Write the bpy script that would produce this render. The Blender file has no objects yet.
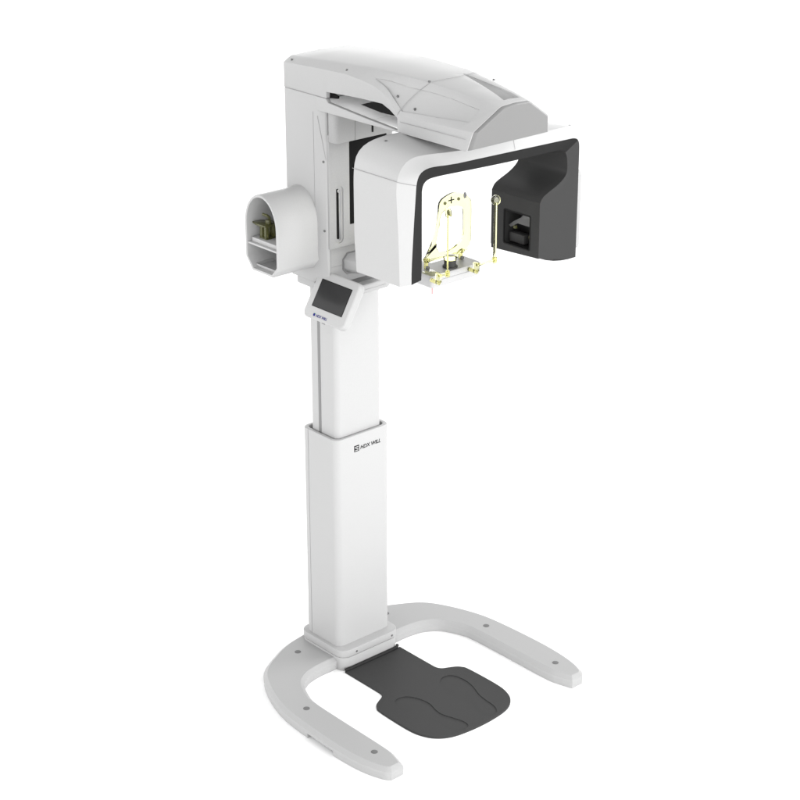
import bpy, bmesh, math, random
from mathutils import Vector, Matrix
R = math.radians
random.seed(4)
scene = bpy.context.scene
COL = scene.collection

# ------------------------------------------------------------------ materials
def material(name, base, rough=0.4, spec=0.5, metal=0.0, coat=0.0, bump=0.0, bscale=900, var=0.0, trans=0.0, ior=1.45):
    m = bpy.data.materials.new(name); m.use_nodes = True
    nt = m.node_tree; p = nt.nodes['Principled BSDF']
    p.inputs['Base Color'].default_value = (*base, 1)
    p.inputs['Roughness'].default_value = rough
    p.inputs['Specular IOR Level'].default_value = spec
    p.inputs['Metallic'].default_value = metal
    p.inputs['Coat Weight'].default_value = coat
    p.inputs['Transmission Weight'].default_value = trans
    p.inputs['IOR'].default_value = ior
    tc = nt.nodes.new('ShaderNodeTexCoord')
    n = nt.nodes.new('ShaderNodeTexNoise'); n.inputs['Scale'].default_value = bscale; n.inputs['Detail'].default_value = 2
    nt.links.new(tc.outputs['Object'], n.inputs['Vector'])
    if bump:
        b = nt.nodes.new('ShaderNodeBump'); b.inputs['Strength'].default_value = bump; b.inputs['Distance'].default_value = 0.0006
        nt.links.new(n.outputs['Fac'], b.inputs['Height']); nt.links.new(b.outputs['Normal'], p.inputs['Normal'])
    if var:
        n2 = nt.nodes.new('ShaderNodeTexNoise'); n2.inputs['Scale'].default_value = 420; n2.inputs['Detail'].default_value = 3
        nt.links.new(tc.outputs['Object'], n2.inputs['Vector'])
        mr = nt.nodes.new('ShaderNodeMapRange')
        mr.inputs['From Min'].default_value = 0.3; mr.inputs['From Max'].default_value = 0.7
        mr.inputs['To Min'].default_value = 1 - var; mr.inputs['To Max'].default_value = 1 + var
        nt.links.new(n2.outputs['Fac'], mr.inputs['Value'])
        mx = nt.nodes.new('ShaderNodeVectorMath'); mx.operation = 'SCALE'
        mx.inputs[0].default_value = base
        nt.links.new(mr.outputs['Result'], mx.inputs['Scale'])
        nt.links.new(mx.outputs['Vector'], p.inputs['Base Color'])
    return m

M = {
    'white':   material('white enamel plastic', (.355, .355, .355), .38, .10, bump=.05, var=.025),
    'trim':    material('bright white gloss trim', (.355, .355, .355), .32, .22, bump=.03, var=.015),
    'arm':     material('arm cover plastic', (.318, .318, .318), .44, .08, bump=.05, var=.025),
    'panelshade': material('grained plastic darkened for shade', (.265, .265, .265), .55, .2, bump=.15, bscale=700, var=.05),  # grained plastic, darkened to put the shade around the carriage front into its colour
    'base':    material('light grey base paint', (.325, .325, .325), .45, .15, bump=.06, var=.025),
    'grey':    material('mid grey plastic', (.16, .16, .16), .5, .35, bump=.05, var=.02),
    'cap':     material('shade-darkened end cap', (.155, .155, .154), .45, .35, bump=.05, var=.02),  # colour darkened for the shade on the arm's end face
    'hair':    material('fine cover joint', (.24, .24, .24), .6, .2),
    'table':   material('silver grey tray', (.36, .36, .362), .4, .2, bump=.04, var=.02),
    'amberdeep': material('deeper yellow acrylic', (.85, .82, .38), .12, .5, trans=.8, ior=1.38),
    'seam':    material('joint shadow gap', (.10, .10, .10), .7, .2),
    'dark':    material('charcoal satin plastic', (.0085, .0085, .0085), .38, .14, bump=.06, var=.04),
    'lining':  material('satin charcoal lining', (.037, .037, .037), .36, .07, bump=.05, var=.03),
    'black':   material('black plastic', (.004, .004, .004), .6, .08),
    'screw':   material('dark steel screw', (.10, .10, .10), .4, .5, metal=.3),
    'plug':    material('grey rubber plug', (.12, .12, .12), .6, .3),
    'mat':     material('dark grey rubber mat', (.036, .036, .036), .6, .15, bump=.2, bscale=500, var=.05),
    'matedge': material('black rubber lip', (.012, .012, .012), .5, .2),
    'screen':  material('switched off lcd', (.022, .022, .0225), .16, .2),
    'glass':   material('smoked window', (.02, .02, .02), .08, .5),
    'amber':   material('pale yellow acrylic', (.93, .925, .60), .05, .5, trans=1.0, ior=1.24),
    'olive':   material('yellow bite plastic', (.13, .13, .045), .25, .5, trans=.6, ior=1.45),
    'red':     material('red pointer', (.55, .22, .22), .5, .2),
    'blue':    material('blue print', (.008, .008, .12), .5, .15),
    'ink':     material('black print', (.008, .008, .008), .6, .1),
    'green':   material('green print', (.04, .22, .12), .5, .3),
    'steel':   material('brushed steel', (.30, .30, .31), .3, .5, metal=.8),
    'bright':  material('slot-lightened white', (.92, .92, .92), .5, .3),  # colour lightened to make up for the shade inside the arm slot
}
# floor: white paper sweep
fm = material('white studio floor', (.95, .95, .95), .9, .05, bump=.02, bscale=300)
M['floor'] = fm

# ------------------------------------------------------------------ mesh helpers
def link(name, me, mat, parent=None):
    o = bpy.data.objects.new(name, me); COL.objects.link(o)
    if mat is not None:
        me.materials.clear(); me.materials.append(M[mat])
    if parent is not None:
        o.parent = parent
    return o

def apply_mods(o):
    bpy.context.view_layer.update()
    dg = bpy.context.evaluated_depsgraph_get()
    me = bpy.data.meshes.new_from_object(o.evaluated_get(dg))
    old = o.data; o.modifiers.clear(); o.data = me
    me.name = o.name
    bpy.data.meshes.remove(old)

def obj(name, bm, mat, parent=None, bev=0.0, seg=2, ang=30, cuts=(), smooth=35, fix=True):
    if fix:
        bmesh.ops.recalc_face_normals(bm, faces=bm.faces)
    me = bpy.data.meshes.new(name); bm.to_mesh(me); bm.free()
    o = link(name, me, mat, parent)
    for cb in cuts:
        bmesh.ops.recalc_face_normals(cb, faces=cb.faces)
        cm = bpy.data.meshes.new('cutter'); cb.to_mesh(cm); cb.free()
        co = bpy.data.objects.new('cutter', cm); COL.objects.link(co)
        md = o.modifiers.new('cut', 'BOOLEAN'); md.operation = 'DIFFERENCE'; md.object = co; md.solver = 'EXACT'
        apply_mods(o)
        bpy.data.objects.remove(co); bpy.data.meshes.remove(cm)
    if bev:
        md = o.modifiers.new('bev', 'BEVEL'); md.width = bev; md.segments = seg
        md.limit_method = 'ANGLE'; md.angle_limit = R(ang)
        apply_mods(o)
    me = o.data
    if smooth:
        for p in me.polygons: p.use_smooth = True
        me.set_sharp_from_angle(angle=R(smooth))
    if mat is not None:
        me.materials.clear(); me.materials.append(M[mat])
    return o

def B(): return bmesh.new()

def box(bm, lo, hi):
    x0, y0, z0 = lo; x1, y1, z1 = hi
    v = [bm.verts.new(c) for c in ((x0,y0,z0),(x1,y0,z0),(x1,y1,z0),(x0,y1,z0),(x0,y0,z1),(x1,y0,z1),(x1,y1,z1),(x0,y1,z1))]
    for f in ((0,3,2,1),(4,5,6,7),(0,1,5,4),(1,2,6,5),(2,3,7,6),(3,0,4,7)):
        bm.faces.new([v[i] for i in f])
    return bm

def loft(bm, rings, close=True, caps=True):
    R_ = [[bm.verts.new(p) for p in r] for r in rings]
    n = len(R_[0])
    for a, b in zip(R_, R_[1:]):
        for i in range(n if close else n - 1):
            j = (i + 1) % n
            bm.faces.new((a[i], a[j], b[j], b[i]))
    if caps and close:
        bm.faces.new(R_[0]); bm.faces.new(R_[-1])
    return R_

def prism(bm, pts, axis, lo, hi):
    def P(p, c):
        if axis == 2: return (p[0], p[1], c)
        if axis == 1: return (p[0], c, p[1])
        return (c, p[0], p[1])
    loft(bm, [[P(p, lo) for p in pts], [P(p, hi) for p in pts]])
    return bm

def rrect(x0, y0, x1, y1, r, n=6):
    if not isinstance(r, (tuple, list)): r = (r,) * 4
    out = []
    for (cx, cy, sx, sy, a0, rr) in ((x1, y1, -1, -1, 0, r[0]), (x0, y1, 1, -1, 90, r[1]), (x0, y0, 1, 1, 180, r[2]), (x1, y0, -1, 1, 270, r[3])):
        ox, oy = cx + sx * rr, cy + sy * rr
        for k in range(n + 1):
            a = R(a0 + 90 * k / n)
            out.append((ox + rr * math.cos(a), oy + rr * math.sin(a)))
    return out

def tube(bm, pts, r, n=12, caps=True):
    pts = [Vector(p) for p in pts]
    rad = r if isinstance(r, (list, tuple)) else [r] * len(pts)
    t0 = (pts[1] - pts[0]).normalized()
    ref = Vector((0, 0, 1)) if abs(t0.z) < .9 else Vector((1, 0, 0))
    nrm = t0.cross(ref).normalized()
    rings = []
    for i, p in enumerate(pts):
        a = pts[i] - pts[i-1] if i else pts[1] - pts[0]
        b = pts[i+1] - pts[i] if i < len(pts) - 1 else a
        t = (a.normalized() + b.normalized()).normalized()
        nrm = (nrm - t * nrm.dot(t)).normalized()
        bn = t.cross(nrm)
        rings.append([tuple(p + (nrm * math.cos(2*math.pi*k/n) + bn * math.sin(2*math.pi*k/n)) * rad[i]) for k in range(n)])
    loft(bm, rings, True, caps)
    return bm

def cyl(bm, p, q, r, n=24): return tube(bm, [p, q], r, n)

def spline(pts, n=8, closed=False):
    """Catmull-Rom through 2D points"""
    out = []; N = len(pts)
    segs = N if closed else N - 1
    for i in range(segs):
        if closed:
            p0, p1, p2, p3 = pts[(i-1) % N], pts[i], pts[(i+1) % N], pts[(i+2) % N]
        else:
            p0, p1, p2, p3 = pts[max(i-1,0)], pts[i], pts[i+1], pts[min(i+2,N-1)]
        for k in range(n):
            t = k / n
            out.append(tuple(.5*((2*b)+(-a+c)*t+(2*a-5*b+4*c-d)*t*t+(-a+3*b-3*c+d)*t**3) for a,b,c,d in zip(p0,p1,p2,p3)))
    if not closed: out.append(tuple(pts[-1]))
    return out

def resample(pts, n):
    P = [Vector(p) for p in pts]
    L = [0]
    for a, b in zip(P, P[1:]): L.append(L[-1] + (b - a).length)
    out = []
    for k in range(n):
        s = L[-1] * k / (n - 1); i = 0
        while i < len(L) - 2 and L[i+1] < s: i += 1
        t = (s - L[i]) / max(1e-9, L[i+1] - L[i])
        out.append(tuple(P[i].lerp(P[i+1], t)))
    return out

def offset(pts, d):
    """offset closed 2D polygon outward by d (orientation independent)"""
    n = len(pts)
    A = sum(pts[i][0]*pts[(i+1)%n][1] - pts[(i+1)%n][0]*pts[i][1] for i in range(n))
    s = 1 if A > 0 else -1
    out = []
    for i in range(n):
        p0, p1, p2 = Vector(pts[i-1]), Vector(pts[i]), Vector(pts[(i+1)%n])
        e1 = (p1-p0).normalized(); e2 = (p2-p1).normalized()
        n1 = Vector((e1.y, -e1.x)) * s; n2 = Vector((e2.y, -e2.x)) * s
        m = n1 + n2
        m = m / max(.35, m.length_squared/2) if m.length > 1e-6 else n1
        out.append(tuple(p1 + m * d))
    return out

def screw(name, p, nrm, r, mat, parent, depth=.003):
    nrm = Vector(nrm).normalized(); p = Vector(p)
    bm = B()
    tube(bm, [p - nrm*.004, p + nrm*depth*.6, p + nrm*depth], [r, r, r*.75], 16)
    ref = Vector((0,0,1)) if abs(nrm.z) < .9 else Vector((1,0,0))
    return obj(name, bm, mat, parent)

def lettering(name, body, size, frame, mat, parent, shear=0.0, depth=.0004, space=1.0, xs=1.0):
    """frame: 4x4 matrix, text runs along its x, up along its y"""
    cu = bpy.data.curves.new(name, 'FONT'); cu.body = body; cu.size = size; cu.extrude = depth; cu.shear = shear
    cu.space_character = space; cu.offset = size*.018
    to = bpy.data.objects.new(name, cu); COL.objects.link(to)
    bpy.context.view_layer.update()
    dg = bpy.context.evaluated_depsgraph_get()
    me = bpy.data.meshes.new_from_object(to.evaluated_get(dg))
    bpy.data.objects.remove(to)
    me.transform(Matrix.Diagonal((xs, 1, 1, 1)))
    me.transform(frame)
    me.name = name
    return link(name, me, mat, parent)

def frame(o, x, y):
    x = Vector(x).normalized(); y = Vector(y).normalized(); z = x.cross(y)
    m = Matrix.Identity(4)
    for i in range(3):
        m[i][0], m[i][1], m[i][2], m[i][3] = x[i], y[i], z[i], o[i]
    return m

def empty(name, loc, label, cat, group=None):
    o = bpy.data.objects.new(name, None); COL.objects.link(o)
    o.location = loc; o.empty_display_size = .1
    tag(o, label, cat, group)
    return o

def tag(o, label, cat, group=None):
    o['label'] = label; o['category'] = cat
    if group: o['group'] = group

def line(name, pts, w, mat, parent):
    bm = B(); tube(bm, pts, w, 6)
    return obj(name, bm, mat, parent)

# ------------------------------------------------------------------ setting
bm = B()
n = 48
vs = [bm.verts.new((30*math.cos(2*math.pi*k/n), 30*math.sin(2*math.pi*k/n), 0)) for k in range(n)]
bm.faces.new(vs)
floor = obj('floor', bm, 'floor', None, smooth=0)
floor['kind'] = 'structure'

# ------------------------------------------------------------------ the machine
XM = empty('xray_machine', (0, 0, 0), 'white floor-standing dental panoramic x-ray machine with telescopic column and horseshoe base', 'x-ray machine')

# --- horseshoe base
outer_h = [(.750,.444),(.735,.456),(.68,.474),(.61,.484),(.50,.488),(.32,.481),(.215,.466),(.10,.426),(.01,.37),(-.05,.275),(-.082,.20),(-.098,.12)]
inner_h = [(.750,.408),(.71,.396),(.65,.387),(.41,.386),(.29,.384),(.232,.374),(.155,.338),(.115,.285),(.100,.22),(.098,.145)]
def half(pts, n): return spline(pts, n)
oh = half(outer_h, 5); ih = half(inner_h, 5)
ring_top = oh + [(x, -y) for x, y in reversed(oh)] + [(x, -y) for x, y in ih] + list(reversed(ih))
# each ring: top inset, chamfer, side, underside
def ushape(bm, levels):
    rings = []
    for d, zz in levels:
        rings.append([(x, y, zz) for x, y in offset(ring_top, d)])
    RR = [[bm.verts.new(p) for p in r] for r in rings]
    N = len(ring_top)
    for a, b in zip(RR, RR[1:]):
        for i in range(N):
            j = (i+1) % N
            bm.faces.new((a[i], a[j], b[j], b[i]))
    no = len(oh); ni = len(ih)
    half_out = list(range(no)); mir_out = list(range(no, 2*no)); mir_in = list(range(2*no, 2*no+ni)); half_in = list(range(2*no+ni, 2*no+2*ni))
    hin = list(reversed(half_in))   # indices tip -> hub for the +y half
    for r in (RR[0], RR[-1]):
        # strips between outer and inner, resolved as a few ngons
        def strip(O, I):
            # walk outer/inner together
            K = 12
            for k in range(K):
                o0, o1 = round(k*(len(O)-1)/K), round((k+1)*(len(O)-1)/K)
                i0, i1 = round(k*(len(I)-1)/K), round((k+1)*(len(I)-1)/K)
                f = [r[q] for q in O[o0:o1+1]] + [r[q] for q in reversed(I[i0:i1+1])]
                bm.faces.new(f)
        strip(half_out, hin)
        strip(list(reversed(mir_out)), mir_in)
        bm.faces.new([r[half_out[-1]], r[mir_out[0]], r[mir_in[-1]], r[hin[-1]]])
bm = B()
ushape(bm, [(0, .045), (.0125, .0335), (.014, .0315), (.014, .0205), (.012, .0190)])
base = obj('base', bm, 'base', XM, smooth=28)
for sx, sy, sz in ((.652,.427,.045),(.298,.427,.045),(.652,-.427,.045),(.298,-.427,.045),(-.017,-.212,.045),(-.017,.212,.045)):
    bm = B(); cyl(bm, (sx, sy, .035), (sx, sy, .0458), .0115, 24)
    o = obj('screw_plug', bm, 'plug', base, bev=.0006)
# feet pads under the arms
def foot(x0, x1, s):
    oo = [p for p in spline(outer_h, 12) if x0 <= p[0] <= x1]
    ii = [p for p in spline(inner_h, 12) if x0 <= p[0] <= x1]
    poly = oo + list(reversed(ii))
    poly = offset(poly, .0128)
    bm = B(); prism(bm, [(x, y*s) for x, y in poly], 2, 0.0, .0205)
    obj('foot_pad', bm, 'base', base, bev=.002)
for s in (1, -1):
    foot(.535, .80, s); foot(.02, .385, s)
    bm = B(); box(bm, (-.02, min(.125*s, .205*s), 0.0), (.1108, max(.125*s, .205*s), .0202))
    obj('foot_pad', bm, 'base', base, bev=.001)
    ii = [p for p in spline(inner_h, 12) if .35 <= p[0] <= .57]
    poly = ii + [(ii[-1][0], ii[-1][1]+.03), (ii[0][0], ii[0][1]+.03)]
    bm = B(); prism(bm, [(x, (y-.0125)*s) for x, y in poly], 2, 0.0, .0203)
    obj('foot_rail', bm, 'base', base, bev=.001)

# --- hub and collar round the column foot
bm = B(); prism(bm, rrect(-.097, -.138, .147, .134, .04), 2, 0.0, .0525)
hub = obj('hub', bm, 'base', XM, bev=.002)
bm = B(); prism(bm, rrect(-.098, -.140, .149, .136, .04), 2, .0545, .083)
collar = obj('collar', bm, 'base', XM, bev=.003)
bm = B(); prism(bm, rrect(-.094, -.136, .145, .132, .04), 2, .0520, .0550)
obj('joint_gap', bm, 'seam', collar)
for y in (-.074, .094):
    screw('collar_screw', (.149, y, .067), (1,0,0), .0042, 'screw', collar, .001)
screw('collar_screw', (.05, .136, .067), (0,1,0), .0042, 'screw', collar, .001)

# --- lower column: hollow rounded tube
LX0, LX1, LY0, LY1, LT = -.078, .11, -.124, .121, .888
def shell(bm, o_pts, i_pts, z0, z1, zin):
    n = len(o_pts)
    ro = [bm.verts.new((*p, z0)) for p in o_pts]; rt = [bm.verts.new((*p, z1)) for p in o_pts]
    it = [bm.verts.new((*p, z1)) for p in i_pts]; ib = [bm.verts.new((*p, zin)) for p in i_pts]
    for a, b in ((ro, rt), (rt, it), (it, ib)):
        for i in range(n):
            j = (i+1) % n; bm.faces.new((a[i], a[j], b[j], b[i]))
    bm.faces.new(ro); bm.faces.new(ib)
bm = B()
shell(bm, rrect(LX0, LY0, LX1, LY1, .026, 8), rrect(LX0+.013, LY0+.013, LX1-.013, LY1-.013, .019, 8), .05, LT, .80)
lower = obj('lower_column', bm, 'white', XM, bev=.0015)
line('panel_joint', [(-.042, LY0-.0002, .084), (-.042, LY0-.0002, LT-.001)], .0008, 'hair', lower)
# printed mark and lettering
bm = B()
fx = LX1 + .0004
box(bm, (LX1-.001, -.0435, .826), (fx, -.0215, .849))
emb = obj('emblem', bm, 'ink', lower)
bm = B()
for (a0, b0, a1, b1) in ((-.040,.842,-.025,.845),(-.040,.836,-.037,.843),(-.040,.836,-.029,.839),(-.029,.831,-.026,.838),(-.040,.829,-.026,.832)):
    box(bm, (LX1-.001, a0, b0), (fx+.0004, a1, b1))
obj('emblem_stroke', bm, 'white', emb)
lettering('lettering', 'HDX WILL', .0195, frame((LX1+.0002, -.0165, .8300), (0,1,0), (0,0,1)), 'ink', lower, shear=.22, xs=1.0)

# --- upper column
bm = B(); prism(bm, rrect(-.052, -.105, .092, .099, .02, 8), 2, .78, 1.445)
upper = obj('upper_column', bm, 'white', XM)
bm = B(); box(bm, (-.003, -.1065, .80), (.0095, -.104, 1.44))
obj('guide_strip', bm, 'grey', upper, bev=.0005)

# --- carriage: the upright housing riding on the column
prof = [(-.095, -.15), (.066, -.15), (.098, -.140), (.102, -.134), (.102, .134), (.098, .140), (.066, .15), (-.095, .15)]
bm = B()
def ring(pts, z, f=1.0): return [(x, y*f, z) for x, y in pts]
loft(bm, [ring(prof, 1.445, .90), ring(prof, 1.50, .97), ring(prof, 1.56), ring(prof, 2.084)])
cut = B(); prism(cut, rrect(-.130, 1.0, 1.0, 1.577, .004), 0, .086, .3)
carriage = obj('carriage', bm, 'arm', XM, bev=.006, seg=3, ang=25, cuts=[cut])
# front panel with slot
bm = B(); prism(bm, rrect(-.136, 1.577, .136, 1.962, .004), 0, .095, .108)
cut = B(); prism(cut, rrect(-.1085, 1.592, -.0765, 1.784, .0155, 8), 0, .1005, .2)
fpanel = obj('front_panel', bm, 'panelshade', carriage, bev=.0015, cuts=[cut])
bm = B(); prism(bm, rrect(-.1015, 1.606, -.0935, 1.776, .004), 0, .1000, .1050)
obj('slot', bm, 'black', fpanel)
bm = B(); prism(bm, rrect(-.0930, 1.60, -.085, 1.772, .003), 0, .1000, .1035)
obj('slot_rail', bm, 'steel', fpanel, bev=.001)
bm = B(); cyl(bm, (.100, -.094, 1.769), (.106, -.094, 1.769), .006, 16)
obj('slot_knob', bm, 'steel', fpanel, bev=.001)
bm = B(); prism(bm, rrect(-.050, 1.648, .110, 1.926, .003), 0, .104, .1095)
obj('black_panel', bm, 'black', carriage, bev=.001)
# top block below the arm
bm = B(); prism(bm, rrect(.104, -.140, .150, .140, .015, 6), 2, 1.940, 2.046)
blk = obj('arm_bracket', bm, 'panelshade', carriage, bev=.003)
bm = B(); box(bm, (.1495, .010, 1.955), (.1512, .017, 1.980)); obj('bracket_slot', bm, 'black', blk)
bm = B(); box(bm, (.1495, -.060, 1.941), (.1508, -.0585, 2.045)); obj('bracket_joint', bm, 'grey', blk)
for z in (1.872, 1.640):
    screw('side_screw', (.090, -.1432, z), (.35, -1, 0), .0042, 'screw', carriage, .0008)
# slanted flush strips on the left corner
for p0, p1 in (((.050, -.1503, 2.03), (.052, -.1503, 1.60)), ((.070, -.1493, 2.02), (.099, -.1403, 1.88))):
    line('cover_joint', [p0, p1], .0007, 'hair', carriage)
# bottom lip plate over the column head
bm = B(); prism(bm, rrect(-.085, -.132, .165, .092, (.035,.02,.02,.03), 8), 2, 1.418, 1.449)
lip = obj('bottom_lip', bm, 'arm', carriage, bev=.006, seg=3)
bm = B(); prism(bm, rrect(-.02, -.122, .135, .07, .02, 6), 2, 1.446, 1.4505)
obj('lip_recess', bm, 'grey', lip, bev=.001)
line('lip_joint', [(.1652, -.09, 1.432), (.1652, .055, 1.432)], .0008, 'hair', lip)
# lower block front under panel
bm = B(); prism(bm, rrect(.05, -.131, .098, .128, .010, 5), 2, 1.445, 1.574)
lb = obj('lower_block', bm, 'panelshade', carriage, bev=.002)
line('block_joint', [(.0985, -.122, 1.512), (.0985, .10, 1.512)], .0007, 'hair', lb)

# --- support bar that carries the chin rest
bm = B()
def bar_ring(x, y0, y1, z0, z1, c): return [(x,y0+c,z0),(x,y1-c,z0),(x,y1,z0+c),(x,y1,z1-c),(x,y1-c,z1),(x,y0+c,z1),(x,y0,z1-c),(x,y0,z0+c)]
loft(bm, [bar_ring(.09, -.072, .060, 1.478, 1.546, .018), bar_ring(.20, -.068, .056, 1.495, 1.552, .015), bar_ring(.34, -.060, .035, 1.535, 1.570, .010), bar_ring(.54, -.055, .035, 1.560, 1.586, .008)])
bar = obj('support_bar', bm, 'white', XM, bev=.003)
bm = B(); prism(bm, [(p[1], p[2]) for p in bar_ring(0, -.0755, .0635, 1.4745, 1.5495, .019)], 0, .0985, .1015)
obj('bar_gasket', bm, 'grey', bar)

# --- control panel on the left of the column head
pn = Vector((0, -.862, .507)); pu = Vector((0, .507, .862)); px = Vector((1, 0, 0))
po = Vector((.148, -.1635, 1.430))          # centre of the screen on the face plane
def ploc(u, v, w=0.0): return po + px*u + pu*v + pn*w
def pprism(bm, pts, w0, w1):
    loft(bm, [[tuple(ploc(u, v, w0)) for u, v in pts], [tuple(ploc(u, v, w1)) for u, v in pts]])
    return bm
bm = B()
outline = rrect(-.106, -.088, .102, .076, .022, 8)
rings = [(offset(outline, -.020), -.040), (offset(outline, -.004), -.030), (outline, -.022), (outline, -.004), (offset(outline, -.004), 0.0)]
loft(bm, [[tuple(ploc(u, v, w)) for u, v in pts] for pts, w in rings])
panel = obj('control_panel', bm, 'white', XM, bev=.0015, ang=25)
bm = B(); pprism(bm, rrect(-.0765, -.048, .0765, .048, .001, 2), -.001, .0008)
scr = obj('screen', bm, 'black', panel)
bm = B(); pprism(bm, rrect(-.0745, -.046, .0745, .046, .001, 2), .0004, .0012)
obj('display', bm, 'screen', scr)
bm = B(); bmcirc = rrect(-.0535, -.0775, -.0435, -.0675, .0035, 4); pprism(bm, bmcirc, -.001, .0004)
e2 = obj('emblem', bm, 'blue', panel)
bm = B(); pprism(bm, rrect(-.0475, -.0700, -.0440, -.0670, .001, 2), -.001, .0007); obj('emblem_dot', bm, 'green', e2)
lettering('lettering', 'HDX WILL', .0125, frame(ploc(-.040, -.0772, .0002), px, pu), 'blue', panel, shear=.35, xs=.95)
# neck of the panel to the column head
bm = B(); prism(bm, rrect(.03, -.150, .15, -.09, .012, 5), 2, 1.395, 1.452)
obj('panel_mount', bm, 'arm', panel, bev=.004)
bm = B(); cyl(bm, tuple(ploc(-.005, -.0875, -.012)), tuple(ploc(-.005, -.0905, -.012)), .006, 16)
obj('panel_button', bm, 'grey', panel)

# --- storage pod on the left side of the carriage
def pod_profile(x0, x1, z0, z1, ch, n=18):
    cx, rx = (x0+x1)/2, (x1-x0)/2
    zs = z1 - rx*1.28
    pts = []
    for k in range(n+1):
        a = math.pi * k / n
        pts.append((cx + rx*math.cos(a), zs + (z1-zs)*math.sin(a)))
    pts += [(x0, z0+ch*1.25), (x0+ch, z0), (x1-ch*.9, z0), (x1, z0+ch*1.0)]
    return pts
PY0, PY1 = -.315, -.15
outp = pod_profile(-.112, .060, 1.503, 1.769, .034)
inp = pod_profile(-.1025, .0505, 1.5115, 1.7595, .029)
bm = B()
rings = [[(x, PY1+.004, z) for x, z in offset(outp, .004)], [(x, PY1-.012, z) for x, z in offset(outp, .001)], [(x, PY1-.05, z) for x, z in outp], [(x, PY0+.004, z) for x, z in outp],
         [(x, PY0+.0012, z) for x, z in offset(outp, -.0012)], [(x, PY0, z) for x, z in offset(outp, -.003)],
         [(x, PY0+.0015, z) for x, z in offset(inp, .0008)], [(x, PY0+.006, z) for x, z in inp], [(x, PY1+.0035, z) for x, z in inp]]
loft(bm, rings, True, True)
pod = obj('storage_pod', bm, 'white', XM, smooth=50)
bm = B(); box(bm, (-.108, PY0+.004, 1.589), (.056, PY1-.002, 1.5955))
shelf = obj('shelf', bm, 'white', pod, bev=.001)
line('pod_joint', [(-.0, PY0+.05, 1.507), (-.0, PY0+.12, 1.507)], .0005, 'hair', pod)

# --- overhead arm
st = [-.095, 0.0, .088, .118, .1185, .21, .287, .347, .387, .422, .447, .4565, .4570, .50, .56, .64, .72, .78]
def interp(tab, x):
    if x <= tab[0][0]: return tab[0][1]
    for (a, va), (b, vb) in zip(tab, tab[1:]):
        if x <= b: return va + (vb-va)*(x-a)/(b-a)
    return tab[-1][1]
zlow = [(-.095,2.086),(.118,2.086),(.1185,2.106),(.21,2.112),(.293,2.116),(.393,2.118),(.422,2.105),(.447,2.091),(.4565,2.0875),(.457,2.043),(.78,2.051)]
zch = [(-.095,2.166),(.088,2.175),(.21,2.179),(.287,2.174),(.347,2.166),(.387,2.152),(.422,2.132),(.447,2.108),(.457,2.096),(.50,2.096),(.78,2.108)]
ztop = [(-.095,2.183),(.1,2.198),(.3,2.209),(.5,2.2075),(.6,2.200),(.7,2.187),(.80,2.168)]
ytop = [(-.095,.121),(.1,.119),(.3,.112),(.5,.096),(.8,.055)]
wid = [(-.095,.15),(.45,.151),(.78,.170)]
def arm_ring(x):
    w, zl, zc, zt, yt = (interp(t, x) for t in (wid, zlow, zch, ztop, ytop))
    wc = w - (0 if x < .457 else .014*min(1, max(0, (x-.457)/.30))) # the nose shoulders draw in
    xs = lambda z: x + (z - 2.05)*.20*max(0, (x-.6)/.18) if x > .6 else x
    L = [(xs(zl), -w, zl), (xs(zc), -wc, zc), (xs(zt-.003), -yt-.006, zt-.004), (xs(zt), -yt+.004, zt), (xs(zt), 0, zt+.003)]
    return L + [(a, -b, c) for a, b, c in reversed(L[:-1])]
rings = [arm_ring(x) for x in st]
bm = B(); loft(bm, rings)
# recess in the nose top: wedge that deepens to the front
cut = B()
def top_at(x): return interp(ztop, x)
zt_ = lambda x: top_at(x + .02)
loft(cut, [[(.540,.040,zt_(.540)-.001), (.540,.042,zt_(.540)+.02), (.540,.046,zt_(.540)+.02), (.540,.048,zt_(.540)+.002)],
           [(.700,.002,zt_(.700)-.020), (.700,.000,zt_(.700)+.02), (.700,.060,zt_(.700)+.02), (.700,.046,zt_(.700)+.0015)],
           [(.778,-.016,zt_(.778)-.030), (.778,-.020,zt_(.778)+.03), (.778,.060,zt_(.778)+.03), (.778,.042,zt_(.778)+.0015)]])
cuts = [cut]
# shallow recesses on both slopes of the nose
def slope_pt(x, t, d, s):
    r = arm_ring(x); a = Vector(r[1]); b = Vector(r[2]); p = a.lerp(b, t)
    nrm = (Vector(arm_ring(x+.02)[1]) - Vector(arm_ring(x-.02)[1])).cross(b - a).normalized()
    if nrm.z < 0: nrm = -nrm
    p = p + nrm*d
    return (p.x, p.y*s, p.z)
for s in (1, -1):
    cut = B()
    q = [(.338,.43,.47,.002), (.366,.36,.58,.003), (.398,.30,.68,.0045), (.438,.20,.74,.004), (.47,.12,.76,.0042), (.55,.16,.78,.0042), (.63,.19,.78,.0042), (.735,.28,.73,.0042)]
    loft(cut, [[slope_pt(x, a_, -d_, s), slope_pt(x, b_, -d_, s), slope_pt(x, b_+.02, .03, s), slope_pt(x, a_-.02, .03, s)] for x, a_, b_, d_ in q])
    cuts.append(cut)
arm = obj('overhead_arm', bm, 'arm', XM, bev=.0025, ang=22, cuts=cuts, smooth=30)
# end cap, set a little in from the shell rim
r = arm_ring(.78)
c = Vector((sum(p[0] for p in r)/len(r), 0, 2.10))
def shrink(k, dx): return [((p[0]+dx), p[1]*k, 2.105 + (p[2]-2.105)*k) for p in r]
bm = B(); loft(bm, [shrink(.985, -.002), shrink(.93, .010), shrink(.90, .0115)])
obj('end_cap', bm, 'cap', arm, bev=.0015, ang=20)
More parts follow.
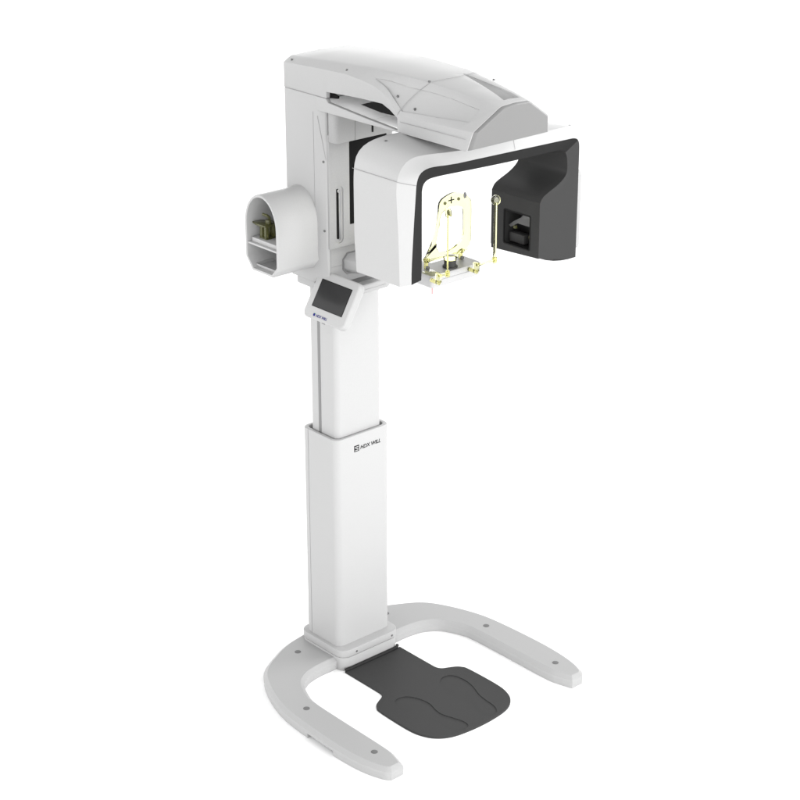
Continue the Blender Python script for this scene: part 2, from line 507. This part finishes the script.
# seams
zs = lambda x: interp([(-.095,2.086),(.118,2.086)], x)
for s in (1, -1):
    line('cover_joint', [(-.09, s*.1503, 2.0855), (.117, s*.1503, 2.0855)], .0008, 'hair', arm)
    pts = []
    for k in range(13):
        t = k/12; x = .457 + .085*t**1.3
        rr = arm_ring(x); a, b = Vector(rr[1]), Vector(rr[2])
        p = a.lerp(b, t); pts.append((p.x, p.y*s - s*.0003, p.z + .0003))
    line('nose_joint', pts, .0008, 'hair', arm)
    line('nose_joint', [(.47, s*.1523, 2.077), (.62, s*.1610, 2.0815), (.775, s*.1700, 2.0865)], .0007, 'hair', arm)
line('top_joint', [(.548, -.092, 2.2055), (.560, 0, 2.208), (.548, .092, 2.2055)], .0007, 'hair', arm)
for (x, y, z, n_) in ((.438,-.1335,2.1475,(.2,-.9,.7)), (-.068,-.139,2.1765,(0,-1,.8)), (.205,-.138,2.1885,(0,-1,.8)), (.520,-.138,2.1245,(0,-.75,1)), (.537,-.095,2.2055,(0,0,1)), (.62,.094,2.196,(0,.2,1))):
    screw('arm_screw', (x, y, z), n_, .0038, 'screw', arm, .0015)
# lower beam under the slot on each side and the plate between them
for s in (1, -1):
    bm = B()
    pr = [(.055,2.038),(.456,2.0415),(.4562,2.0470),(.305,2.0570),(.125,2.0720),(.115,2.0835),(.055,2.0835)]
    prism(bm, pr, 1, s*.136, s*.1497)
    obj('lower_beam', bm, 'arm', arm, bev=.0012)
bm = B(); prism(bm, [(.108, 2.0405), (.315, 2.0440), (.315, 2.0530), (.13, 2.066), (.108, 2.080)], 1, -.135, .135)
obj('arm_floor_plate', bm, 'bright', arm, bev=.001)  # plate colour lightened against the slot's shade
bm = B(); prism(bm, [(.3165, 2.0440), (.4555, 2.0460), (.4555, 2.0490), (.3165, 2.0525)], 1, -.135, .135)
obj('slot_white_fill', bm, 'bright', arm, bev=.001)  # added white piece standing in for the brightness through the slot
for s in (1, -1):
    bm = B(); prism(bm, [(.268,2.091),(.345,2.1165),(.393,2.1175),(.422,2.1045),(.447,2.0905),(.4475,2.0855),(.36,2.0835)], 1, s*.132, s*.136)
    obj('slot_shade_plate', bm, 'black', arm)  # black sheet standing in for the dark slot interior
    bm = B(); prism(bm, [(.1185,2.0840),(.158,2.0885),(.1585,2.0965),(.1190,2.1050)], 1, s*.130, s*.136)
    obj('slot_shade_corner', bm, 'black', arm)  # small black piece, painted dark of the slot's rear end
# pivot under the arm
bm = B(); tube(bm, [(.56, .04, 1.99), (.56, .04, 2.03), (.56, .04, 2.062)], [.085, .085, .09], 40)
pivot = obj('pivot', bm, 'arm', XM, bev=.002)
bm = B(); box(bm, (.43, -.125, 2.032), (.455, -.10, 2.046)); obj('pivot_stop', bm, 'arm', pivot, bev=.002)

# --- rotating head (bridge with sensor leg and tube leg)
XF, XB = .675, .46
bz_in = dict(
 A=[(-.249,1.647),(-.247,1.69),(-.248,1.85),(-.248,1.922)],
 Bc=[(-.248,1.922),(-.244,1.939),(-.234,1.950),(-.217,1.956),(-.19,1.957),(-.16,1.9565)],
 C=[(-.16,1.9565),(-.016,1.951),(.10,1.947),(.327,1.944)],
 D=[(.327,1.944),(.350,1.939),(.364,1.927),(.371,1.906),(.372,1.866),(.357,1.846),(.328,1.829),(.285,1.812),(.265,1.801),(.2535,1.785)],
 E=[(.2535,1.785),(.2535,1.603)])
bz_out = dict(
 A=[(-.295,1.644),(-.295,1.69),(-.286,1.83),(-.277,1.945)],
 Bc=[(-.277,1.945),(-.272,1.965),(-.261,1.981),(-.240,1.990),(-.21,1.992),(-.16,1.988)],
 C=[(-.16,1.988),(-.118,1.985),(-.017,1.983),(.25,1.977),(.385,1.974)],
 D=[(.385,1.974),(.402,1.970),(.412,1.961),(.417,1.945),(.418,1.90),(.418,1.875),(.418,1.85),(.4182,1.83),(.4183,1.815),(.4185,1.80)],
 E=[(.4185,1.80),(.419,1.574)])
wo = dict(
 A=[(.665,-.327,1.641),(.660,-.328,1.80),(.650,-.327,1.92)],
 Bc=[(.650,-.327,1.92),(.645,-.320,1.960),(.640,-.303,1.988),(.638,-.276,2.010),(.641,-.244,2.020),(.650,-.204,2.022),(.660,-.155,2.020)],
 C=[(.660,-.155,2.020),(.670,-.03,2.013),(.675,.27,2.014),(.675,.37,2.0135)],
 D=[(.675,.37,2.0135),(.673,.395,2.010),(.670,.414,1.998),(.666,.426,1.975),(.661,.430,1.93),(.660,.430,1.89),(.659,.4305,1.86),(.6585,.431,1.835),(.658,.431,1.817),(.658,.431,1.80)],
 E=[(.658,.431,1.80),(.658,.431,1.580)])
bk = dict(
 A=[(XB,-.326,1.638),(XB,-.334,1.75),(XB,-.335,1.92)],
 Bc=[(XB,-.335,1.92),(XB,-.333,1.965),(XB,-.323,2.004),(XB,-.296,2.029),(XB,-.256,2.041),(XB,-.204,2.046),(XB,-.155,2.046)],
 C=[(XB,-.155,2.046),(XB,.0,2.044),(XB,.22,2.036),(XB,.29,2.024)],
 D=[(XB,.29,2.024),(XB,.335,2.008),(XB,.365,1.985),(XB,.385,1.955),(XB,.400,1.90),(XB,.404,1.865),(XB,.407,1.845),(XB,.409,1.828),(XB,.41,1.815),(XB,.41,1.80)],
 E=[(XB,.41,1.80),(XB,.41,1.585)])
NS = dict(A=10, Bc=14, C=12, D=46, E=8)
def path(dct, f=None):
    out = []
    for k in ('A','Bc','C','D','E'):
        pts = dct[k]
        if f: pts = [f(p) for p in pts]
        if k in ('Bc','D'):
            pts = spline(pts, 5)
        rs = pts if k == 'D' else resample(pts, NS[k])
        out += rs if not out else rs[1:]
    return out
p_back = path(bk)
p_wo = path(wo)
p_bo = path(bz_out, lambda p: (.682, p[0], p[1]))
p_bi = path(bz_in, lambda p: (XF, p[0], p[1]))
p_ib = path(bz_in, lambda p: (XB, p[0], p[1]))
def mix(a, b, t, bulge=0.0):
    return [tuple(p + (q - p)*t for p, q in zip(u, v)) for u, v in zip(a, b)]
bm = B()
mids = [mix(p_back, p_wo, t) for t in (.04, .35, .7, .965)]
rimA = [tuple(Vector(a).lerp(Vector(b), .06)) for a, b in zip(p_wo, p_bo)]
rimB = [tuple(Vector(a).lerp(Vector(b), .93)) for a, b in zip(p_wo, p_bo)]
def inset_back(k): return [tuple(Vector(a).lerp(Vector(b), k)) for a, b in zip(p_back, p_ib)]
rings = [inset_back(.80), inset_back(.06)] + [mids[0]] + mids[1:] + [p_wo]
RR = loft(bm, rings, close=False)
# bottoms of the two legs
for e in (0,):
    ring_v = [r_[e] for r_ in RR]
    bv = bm.verts.new((XF-.008, p_bi[e][1], p_bi[e][2]))
    bm.faces.new(ring_v + [bv])
head = obj('rotating_head', bm, 'white', XM, smooth=32)
bm = B(); loft(bm, [p_wo, rimA, rimB, p_bo], close=False)
obj('front_band', bm, 'trim', head, smooth=32)
# cap joint running round the left leg, screws on top
sj = [(XB+.001, -.3349, 1.966)] + [tuple(Vector((XB, -.3352, 1.966)).lerp(Vector((.645, -.3212, 1.960)), t)) for t in (.3, .6, .97)] + [(.6465, -.3190, 1.9585), (.667, -.297, 1.952), (.6825, -.2775, 1.948)]
line('cap_joint', sj, .0008, 'hair', head)
line('top_joint', [(.470, -.21, 2.0462), (.47, .20, 2.0368)], .0006, 'hair', head)
line('band_joint', [(.6745, .13, 2.0125), (.6822, .13, 1.984)], .0005, 'hair', head)
for p in ((.50, -.235, 2.039), (.56, -.10, 2.030), (.660, .392, 2.0095), (.46, -.05, 2.045)):
    screw('top_screw', p, (0, 0, 1), .0045, 'screw', head, .002)
# dark front frame and inner lining, both legs
bm = B()
iE = sum(NS[k] for k in ('A','Bc','C','D')) - 4           # index where the flat tube face starts
p_c1 = [tuple(Vector(a).lerp(Vector(b), .05) + Vector((.0006,0,0))) for a, b in zip(p_bo, p_bi)]
p_c2 = [tuple(Vector(a).lerp(Vector(b), .95)) for a, b in zip(p_bo, p_bi)]
p_c3 = [(XF-.006, p[1], p[2]) for p in p_bi]
depth = [.55, .30, .0]
def sagged(t):
    L = [tuple(Vector(a).lerp(Vector(b), t)) for a, b in zip(p_bo, p_bi)]
    n8 = NS['E']
    for k in range(n8):
        i = len(L) - n8 + k; w_ = (k/(n8-1))**2
        L[i] = (L[i][0], L[i][1], L[i][2] - w_*.010*math.sin(math.pi*t))
    return L
p_mid = [sagged(t) for t in (.2, .4, .6, .8)]
kc = NS['A'] + NS['Bc'] - 1 + NS['C'] - 1 - 1 + 9      # mitre of the upper right corner
rings = [p_bo, p_c1] + p_mid + [p_c2, p_bi]
RRf = loft(bm, [r_[:kc+1] for r_ in rings], close=False)
# curl the bottom front of the tube leg: chin of the frame
cutoff = iE + 1
q = [p_bi[-1], p_c2[-1]] + [p_[-1] for p_ in reversed(p_mid)] + [p_c1[-1], p_bo[-1], (.658, .4308, 1.580), (XB, .4098, 1.585), (XB, .2535, 1.590)]
frm = obj('front_frame', bm, 'dark', head, smooth=32)
bm = B(); loft(bm, [r_[kc:] for r_ in rings], close=False)
bm.faces.new([bm.verts.new(p) for p in q])
obj('tube_leg_front', bm, 'lining', head, smooth=32)  # lighter than the frame: light on this plane put into the colour
bm = B()
inner = [p_bi, [(XF-.0015, p[1], p[2]) for p in p_bi]] + [[(XB+(XF-XB)*t, p[1], p[2]) for p in p_bi] for t in (.9, .6, .3, 0)]
loft(bm, [r_[:cutoff] for r_ in inner], close=False)
loft(bm, [p_ib, [(XB-.0012, p[1], p[2]) for p in p_ib], [(XB-.0012, p[1], p[2]) for p in inset_back(.82)]], close=False)
bmesh.ops.remove_doubles(bm, verts=bm.verts, dist=1e-5)
obj('inner_lining', bm, 'lining', head, smooth=32)
# tube-leg inner face: flat plate with a window opening, pocket behind it
yi = .2535
WX0, WX1, WZ0, WZ1 = .515, .637, 1.618, 1.735
bm = B()
prism(bm, [(XB+.0005, 1.5900), (XF-.0005, 1.6025), (XF-.0005, 1.7848), (XB+.0005, 1.7848)], 1, yi, yi+.004)
cut = B(); prism(cut, rrect(WX0, WZ0, WX1, WZ1, .006), 1, yi-.05, yi+.05)
tubef = obj('tube_face', bm, 'lining', frm, cuts=[cut])
bm = B()
wr = rrect(WX0, WZ0, WX1, WZ1, .006); wi = rrect(WX0+.004, WZ0+.004, WX1-.004, WZ1-.004, .004)
loft(bm, [[(x, yi+.0035, z) for x, z in wr], [(x, yi-.0012, z) for x, z in wr], [(x, yi-.0012, z) for x, z in wi], [(x, yi+.003, z) for x, z in wi]], True, False)
win = obj('window', bm, 'dark', frm)
bm = B()
loft(bm, [[(x, yi+.0042, z) for x, z in offset(wr, .004)], [(x, yi+.085, z) for x, z in offset(wr, .004)]], True, False)
bm.faces.new([bm.verts.new((x, yi+.085, z)) for x, z in offset(wr, .004)])
obj('window_pocket', bm, 'lining', frm)
# collimator parts behind the window
bm = B(); prism(bm, [(.520,1.676),(.540,1.692),(.575,1.713),(.590,1.728),(.640,1.728),(.640,1.690),(.560,1.690),(.545,1.680),(.530,1.672)], 1, yi+.018, yi+.028)
obj('collimator_plate', bm, 'screw', win, bev=.001)
bm = B(); box(bm, (.520, yi+.020, 1.622), (.590, yi+.05, 1.655)); obj('collimator_block', bm, 'mat', win, bev=.006)
bm = B(); cyl(bm, (.622, yi+.02, 1.655), (.622, yi+.045, 1.655), .012, 16); obj('collimator_motor', bm, 'olive', win)
bm = B(); box(bm, (.548, yi+.012, 1.673), (.560, yi+.018, 1.682)); obj('collimator_tab', bm, 'olive', win)
# bulging cover on the far side of the tube leg
bm = B(); prism(bm, rrect(.47, 1.585, .655, 1.853, .02, 6), 1, .395, .472)
obj('tube_cover', bm, 'arm', head, bev=.016, seg=4)

# --- chin rest
bm = B()
tpl = rrect(.485, -.128, .590, .092, (.022, .012, .012, .012), 6)
loft(bm, [[(x, y, 1.566) for x, y in offset(tpl, -.008)], [(x, y, 1.570) for x, y in offset(tpl, -.002)], [(x, y, 1.590) for x, y in tpl], [(x, y, 1.602) for x, y in tpl], [(x, y, 1.607) for x, y in offset(tpl, -.004)]])
chin = obj('chin_rest', bm, 'table', XM, smooth=40)
line('tray_joint', [(.5904, -.110, 1.590), (.5904, .070, 1.590)], .0006, 'hair', chin)
bm = B(); prism(bm, rrect(.540, -.124, .585, -.085, .004), 2, 1.6065, 1.611)
obj('yellow_pad', bm, 'amber', chin, bev=.001)
bm = B()
tube(bm, [(.555,-.018,1.606),(.555,-.018,1.612),(.555,-.018,1.612),(.555,-.018,1.632)], [.024,.024,.019,.019], 28)
post = obj('chin_post', bm, 'mat', chin, bev=.001)
bm = B(); tube(bm, [(.555,-.018,1.6325),(.555,-.018,1.640),(.555,-.018,1.646)], [.021,.023,.017], 28)
obj('chin_cup', bm, 'amber', post, bev=.001)
bm = B(); tube(bm, [(.562,.002,1.640),(.562,.012,1.652),(.562,.020,1.654)], .004, 10); obj('bite_hook', bm, 'amber', post)
# clear face shield: yellow plate with an oval opening
shx = .520
so = [(-.092,1.637),(-.092,1.643),(-.061,1.694),(-.046,1.735),(-.039,1.775),(-.037,1.804),(-.032,1.814),(-.020,1.823),(.010,1.832),(.035,1.832),(.062,1.823),(.082,1.812),(.098,1.796),(.102,1.776),(.102,1.693),(.100,1.655),(.090,1.637),(.062,1.631)]
sh_ = [(-.030,1.757),(-.021,1.777),(-.008,1.786),(.012,1.790),(.040,1.786),(.060,1.778),(.069,1.760),(.070,1.700),(.062,1.672),(.040,1.657),(.010,1.647),(-.020,1.648),(-.037,1.654),(-.047,1.671),(-.042,1.700),(-.035,1.728)]
op = resample(spline(so, 6, True) + [so[0]], 97)[:-1]
hp = resample(spline(sh_, 6, True) + [sh_[0]], 97)[:-1]
# align starting points by angle
import math as _m
def ang(p): return _m.atan2(p[1]-1.72, p[0]-.015)
k0 = min(range(96), key=lambda i: abs(ang(hp[i]) - ang(op[0]))); hp = hp[k0:] + hp[:k0]
def area(P): return sum(P[i][0]*P[(i+1)%len(P)][1]-P[(i+1)%len(P)][0]*P[i][1] for i in range(len(P)))
if area(op)*area(hp) < 0: hp = [hp[0]] + hp[:0:-1]
bm = B()
t2 = .0035
rr = [[(shx-t2, *p) for p in op], [(shx+t2, *p) for p in op], [(shx+t2, *p) for p in hp], [(shx-t2, *p) for p in hp]]
RV = [[bm.verts.new(p) for p in r_] for r_ in rr]
for a, b in zip(RV, RV[1:] + RV[:1]):
    for i in range(96):
        j = (i+1) % 96; bm.faces.new((a[i], a[j], b[j], b[i]))
shield = obj('face_shield', bm, 'amber', chin, bev=.0008, ang=50)
# markings: cross, two buttons and a small figure
bm = B(); box(bm, (shx+.003, -.0035+.015, 1.800), (shx+.0042, .0005+.015, 1.822)); box(bm, (shx+.003, .001, 1.809), (shx+.0042, .026, 1.8125)); obj('cross_mark', bm, 'ink', shield)
for y, z in ((-.014, 1.806), (.044, 1.809)):
    bm = B(); cyl(bm, (shx+.003, y, z), (shx+.0065, y, z), .0052, 16); obj('shield_button', bm, 'olive', shield)
bm = B(); prism(bm, [(.068,1.806),(.077,1.806),(.079,1.815),(.074,1.825),(.068,1.824),(.066,1.815)], 0, shx+.003, shx+.0042); obj('scale_mark', bm, 'plug', shield)
bm = B(); box(bm, (shx-.006, -.094, 1.6285), (shx+.006, .064, 1.6355)); obj('shield_rail', bm, 'amber', shield, bev=.0015)
for y in (-.088, .060):
    bm = B(); box(bm, (shx-.006, y-.0045, 1.607), (shx+.006, y+.0045, 1.640)); c_ = obj('shield_clip', bm, 'amberdeep', shield, bev=.002)
    bm = B(); cyl(bm, (shx+.004, y, 1.637), (shx+.012, y, 1.637), .007, 14); obj('clip_knob', bm, 'amber', c_, bev=.001)
    bm = B(); cyl(bm, (shx+.004, y, 1.613), (shx+.0105, y, 1.613), .006, 14); obj('clip_screw', bm, 'screw', c_)
# temple rods
def rod(ay, ry, disc_n, mt, r_rod):
    bm = B()
    tube(bm, [(.63, ry, 1.620), (.63, ry, 1.812)], r_rod, 12)
    rd = obj('temple_rod', bm, mt, chin, bev=.0006)
    bm = B(); d = Vector(disc_n).normalized()
    c0 = Vector((.63, ry, 1.817)); tube(bm, [tuple(c0 - d*.004), tuple(c0 + d*.004)], .0155, 24)
    dk = obj('temple_pad', bm, 'amber', rd, bev=.001)
    bm = B(); tube(bm, [tuple(c0 + d*.0042), tuple(c0 + d*.0055)], .0085, 20); obj('pad_centre', bm, 'olive', dk)
    bm = B(); box(bm, (.6245, min(ay, ry)-.004, 1.6185), (.6355, max(ay, ry)+.004, 1.6265)); obj('rod_arm', bm, 'amber', rd, bev=.001)
    bm = B(); box(bm, (.612, ay-.0045, 1.600), (.633, ay+.0045, 1.627)); br = obj('rod_bracket', bm, 'amber', rd, bev=.0015)
    bm = B(); cyl(bm, (.590, ay, 1.598), (.615, ay, 1.598), .0065, 16); obj('bracket_knob', bm, 'amberdeep', br, bev=.001)
    bm = B(); cyl(bm, (.615, ay, 1.598), (.627, ay, 1.598), .0070, 14); obj('bracket_screw', bm, 'amberdeep', br, bev=.001)
    bm = B(); cyl(bm, (.63, ry, 1.613), (.63, ry, 1.631), .0075, 16); obj('rod_joint', bm, 'amberdeep', rd, bev=.001)
rod(-.130, -.099, (.15, 1, 0), 'amberdeep', .0026)
rod(.030, .103, (1, -.35, .1), 'amber', .0058)
# red pointer under the tray
bm = B(); cyl(bm, (.575, -.112, 1.545), (.575, -.112, 1.569), .0019, 10); obj('red_pointer', bm, 'red', chin)

# ------------------------------------------------------------------ loose things in the pod
bm = B(); prism(bm, rrect(-.098, -.300, .046, -.165, .006), 2, 1.5957, 1.610)
wb = obj('white_case', bm, 'white', None, bev=.002)
tag(wb, 'flat white case lying on the upper shelf of the round storage pod', 'case')
jig = empty('bite_jig', (-.050, -.262, 1.6102), 'translucent olive-yellow positioning jig standing on the flat white case', 'dental jig')
def jp(name, bm, mat='olive', bev=.001, par=jig):
    o = obj(name, bm, mat, par, bev=bev); return o
for (x, y) in ((-.012,-.020),(.010,-.020),(-.012,.012),(.010,.012)):
    bm = B(); box(bm, (x-.006, y-.005, 0), (x+.006, y+.005, .044)); jp('leg', bm)
bm = B(); box(bm, (-.020, -.026, .0), (.018, .018, .004)); jp('foot_plate', bm)
bm = B(); prism(bm, [(-.050,-.030),(-.020,-.038),(.024,-.034),(.026,.02),(-.020,.024),(-.046,.0)], 2, .0445, .0505); tp = jp('top_plate', bm)
bm = B(); tube(bm, [(.008,-.004,.0506),(.008,-.004,.070),(.004,-.012,.078),(-.012,-.016,.080)], .005, 10); jp('bite_arm', bm)
bm = B(); cyl(bm, (.012,-.012,.0506),(.012,-.012,.066), .010, 14); jp('knob', bm)
bm = B()
tr = rrect(-.082, -.300, .030, -.17, .012)
loft(bm, [[(x, y, 1.5108) for x, y in offset(tr, -.006)], [(x, y, 1.520) for x, y in tr], [(x, y, 1.523) for x, y in tr], [(x, y, 1.523) for x, y in offset(tr, -.003)], [(x, y, 1.516) for x, y in offset(tr, -.008)]])
o = obj('tray', bm, 'trim', None, smooth=40)
tag(o, 'shallow pale grey tray lying on the bottom of the storage pod', 'tray')

# ------------------------------------------------------------------ foot mat
hm = [(.150,.131),(.335,.131),(.352,.134),(.366,.145),(.376,.165),(.390,.190),(.405,.203),(.425,.211),(.50,.214),(.58,.213),(.625,.206),(.668,.186),(.698,.152),(.714,.110),(.722,.05),(.724,0)]
h2 = hm[:2] + spline(hm[1:], 5)[1:]
poly = h2[:-1] + [(x, -y) for x, y in reversed(h2)]
FT = .0075
bm = B()
loft(bm, [[(x, y, .0) for x, y in poly], [(x, y, FT-.0015) for x, y in poly], [(x, y, FT) for x, y in offset(poly, -.0015)]])
fp = [(.412,-.112),(.418,-.086),(.440,-.066),(.475,-.053),(.515,-.051),(.552,-.061),(.588,-.064),(.630,-.051),(.668,-.040),(.697,-.044),(.708,-.064),(.700,-.090),(.668,-.107),(.625,-.112),(.580,-.120),(.535,-.138),(.490,-.148),(.445,-.145),(.420,-.132)]
cuts = []
for s in (1, -1):
    cut = B(); prism(cut, [(x, y*s) for x, y in spline(fp, 5, True)], 2, FT-.0022, FT+.05); cuts.append(cut)
MT = empty('foot_mat', (.15, 0, 0), 'dark grey rubber foot mat with two sunken footprints lying in front of the column', 'foot mat')
o = obj('mat_sheet', bm, 'mat', None, cuts=cuts, smooth=25)
o.data.transform(Matrix.Translation((-.15, 0, 0))); o.parent = MT
bm = B()
pts = [(.150,-.129),(.1520,-.120),(.1535,-.105),(.1535,-.06),(.1535,.06),(.1535,.100),(.1505,.115),(.142,.126)]
tube(bm, [(x, y, .011) for x, y in pts], .0060, 10)
o = obj('mat_lip', bm, 'matedge', MT); o.data.transform(Matrix.Translation((-.15, 0, 0)))

# ------------------------------------------------------------------ light
w = bpy.data.worlds.new('World'); scene.world = w; w.use_nodes = True
nt = w.node_tree; bg = nt.nodes['Background']
tc = nt.nodes.new('ShaderNodeTexCoord'); sep = nt.nodes.new('ShaderNodeSeparateXYZ')
nt.links.new(tc.outputs['Generated'], sep.inputs[0])
def mth(op, a, b=None):
    n_ = nt.nodes.new('ShaderNodeMath'); n_.operation = op
    for i, v in enumerate((a, b)):
        if v is None: continue
        if isinstance(v, (int, float)): n_.inputs[i].default_value = v
        else: nt.links.new(v, n_.inputs[i])
    return n_.outputs[0]
zz = mth('MAXIMUM', sep.outputs['Z'], 0.0)
om = mth('SUBTRACT', 1.0, zz)
st_ = mth('ADD', mth('MULTIPLY', mth('MULTIPLY', om, om), 4.1), .70)
bg.inputs['Color'].default_value = (1, 1, 1, 1)
nt.links.new(st_, bg.inputs['Strength'])

def area_light(name, loc, target, size, power):
    l = bpy.data.lights.new(name, 'AREA'); l.energy = power; l.shape = 'DISK'; l.size = size
    o = bpy.data.objects.new(name, l); COL.objects.link(o); o.location = loc
    o.rotation_euler = (Vector(target) - Vector(loc)).to_track_quat('-Z', 'Y').to_euler()
    return o
area_light('key_softbox', (6.8, 0.5, 2.0), (.2, 0, 1.2), 2.5, 225)
area_light('added_top_light', (.9, 1.9, 3.9), (.3, 0, 2.0), 1.2, 46)  # added unseen lamp, close above to brighten the arm top

# ------------------------------------------------------------------ camera
cam = bpy.data.cameras.new('camera'); co = bpy.data.objects.new('camera', cam); COL.objects.link(co)
th, a = R(22.8), R(41.65)
h = Vector((-math.cos(a), math.sin(a), 0)); d = h*math.cos(th) - Vector((0,0,1))*math.sin(th)
r_ = h.cross(Vector((0,0,1))); u = r_.cross(d)
m = Matrix.Identity(4)
for i in range(3):
    m[i][0], m[i][1], m[i][2] = r_[i], u[i], -d[i]
m.translation = Vector((4.62, -3.8434, 3.5))
co.matrix_world = m
cam.sensor_width = 36; cam.lens = 36*1876/800; cam.clip_end = 200; cam.clip_start = .1
scene.camera = co

scene.view_settings.view_transform = 'Standard'; scene.view_settings.look = 'None'
scene.view_settings.exposure = 0; scene.view_settings.gamma = 1; scene.view_settings.use_curve_mapping = False
scene.cycles.max_bounces = 16; scene.cycles.transmission_bounces = 12; scene.cycles.transparent_max_bounces = 12
scene.cycles.use_denoising = True
scene.render.film_transparent = False
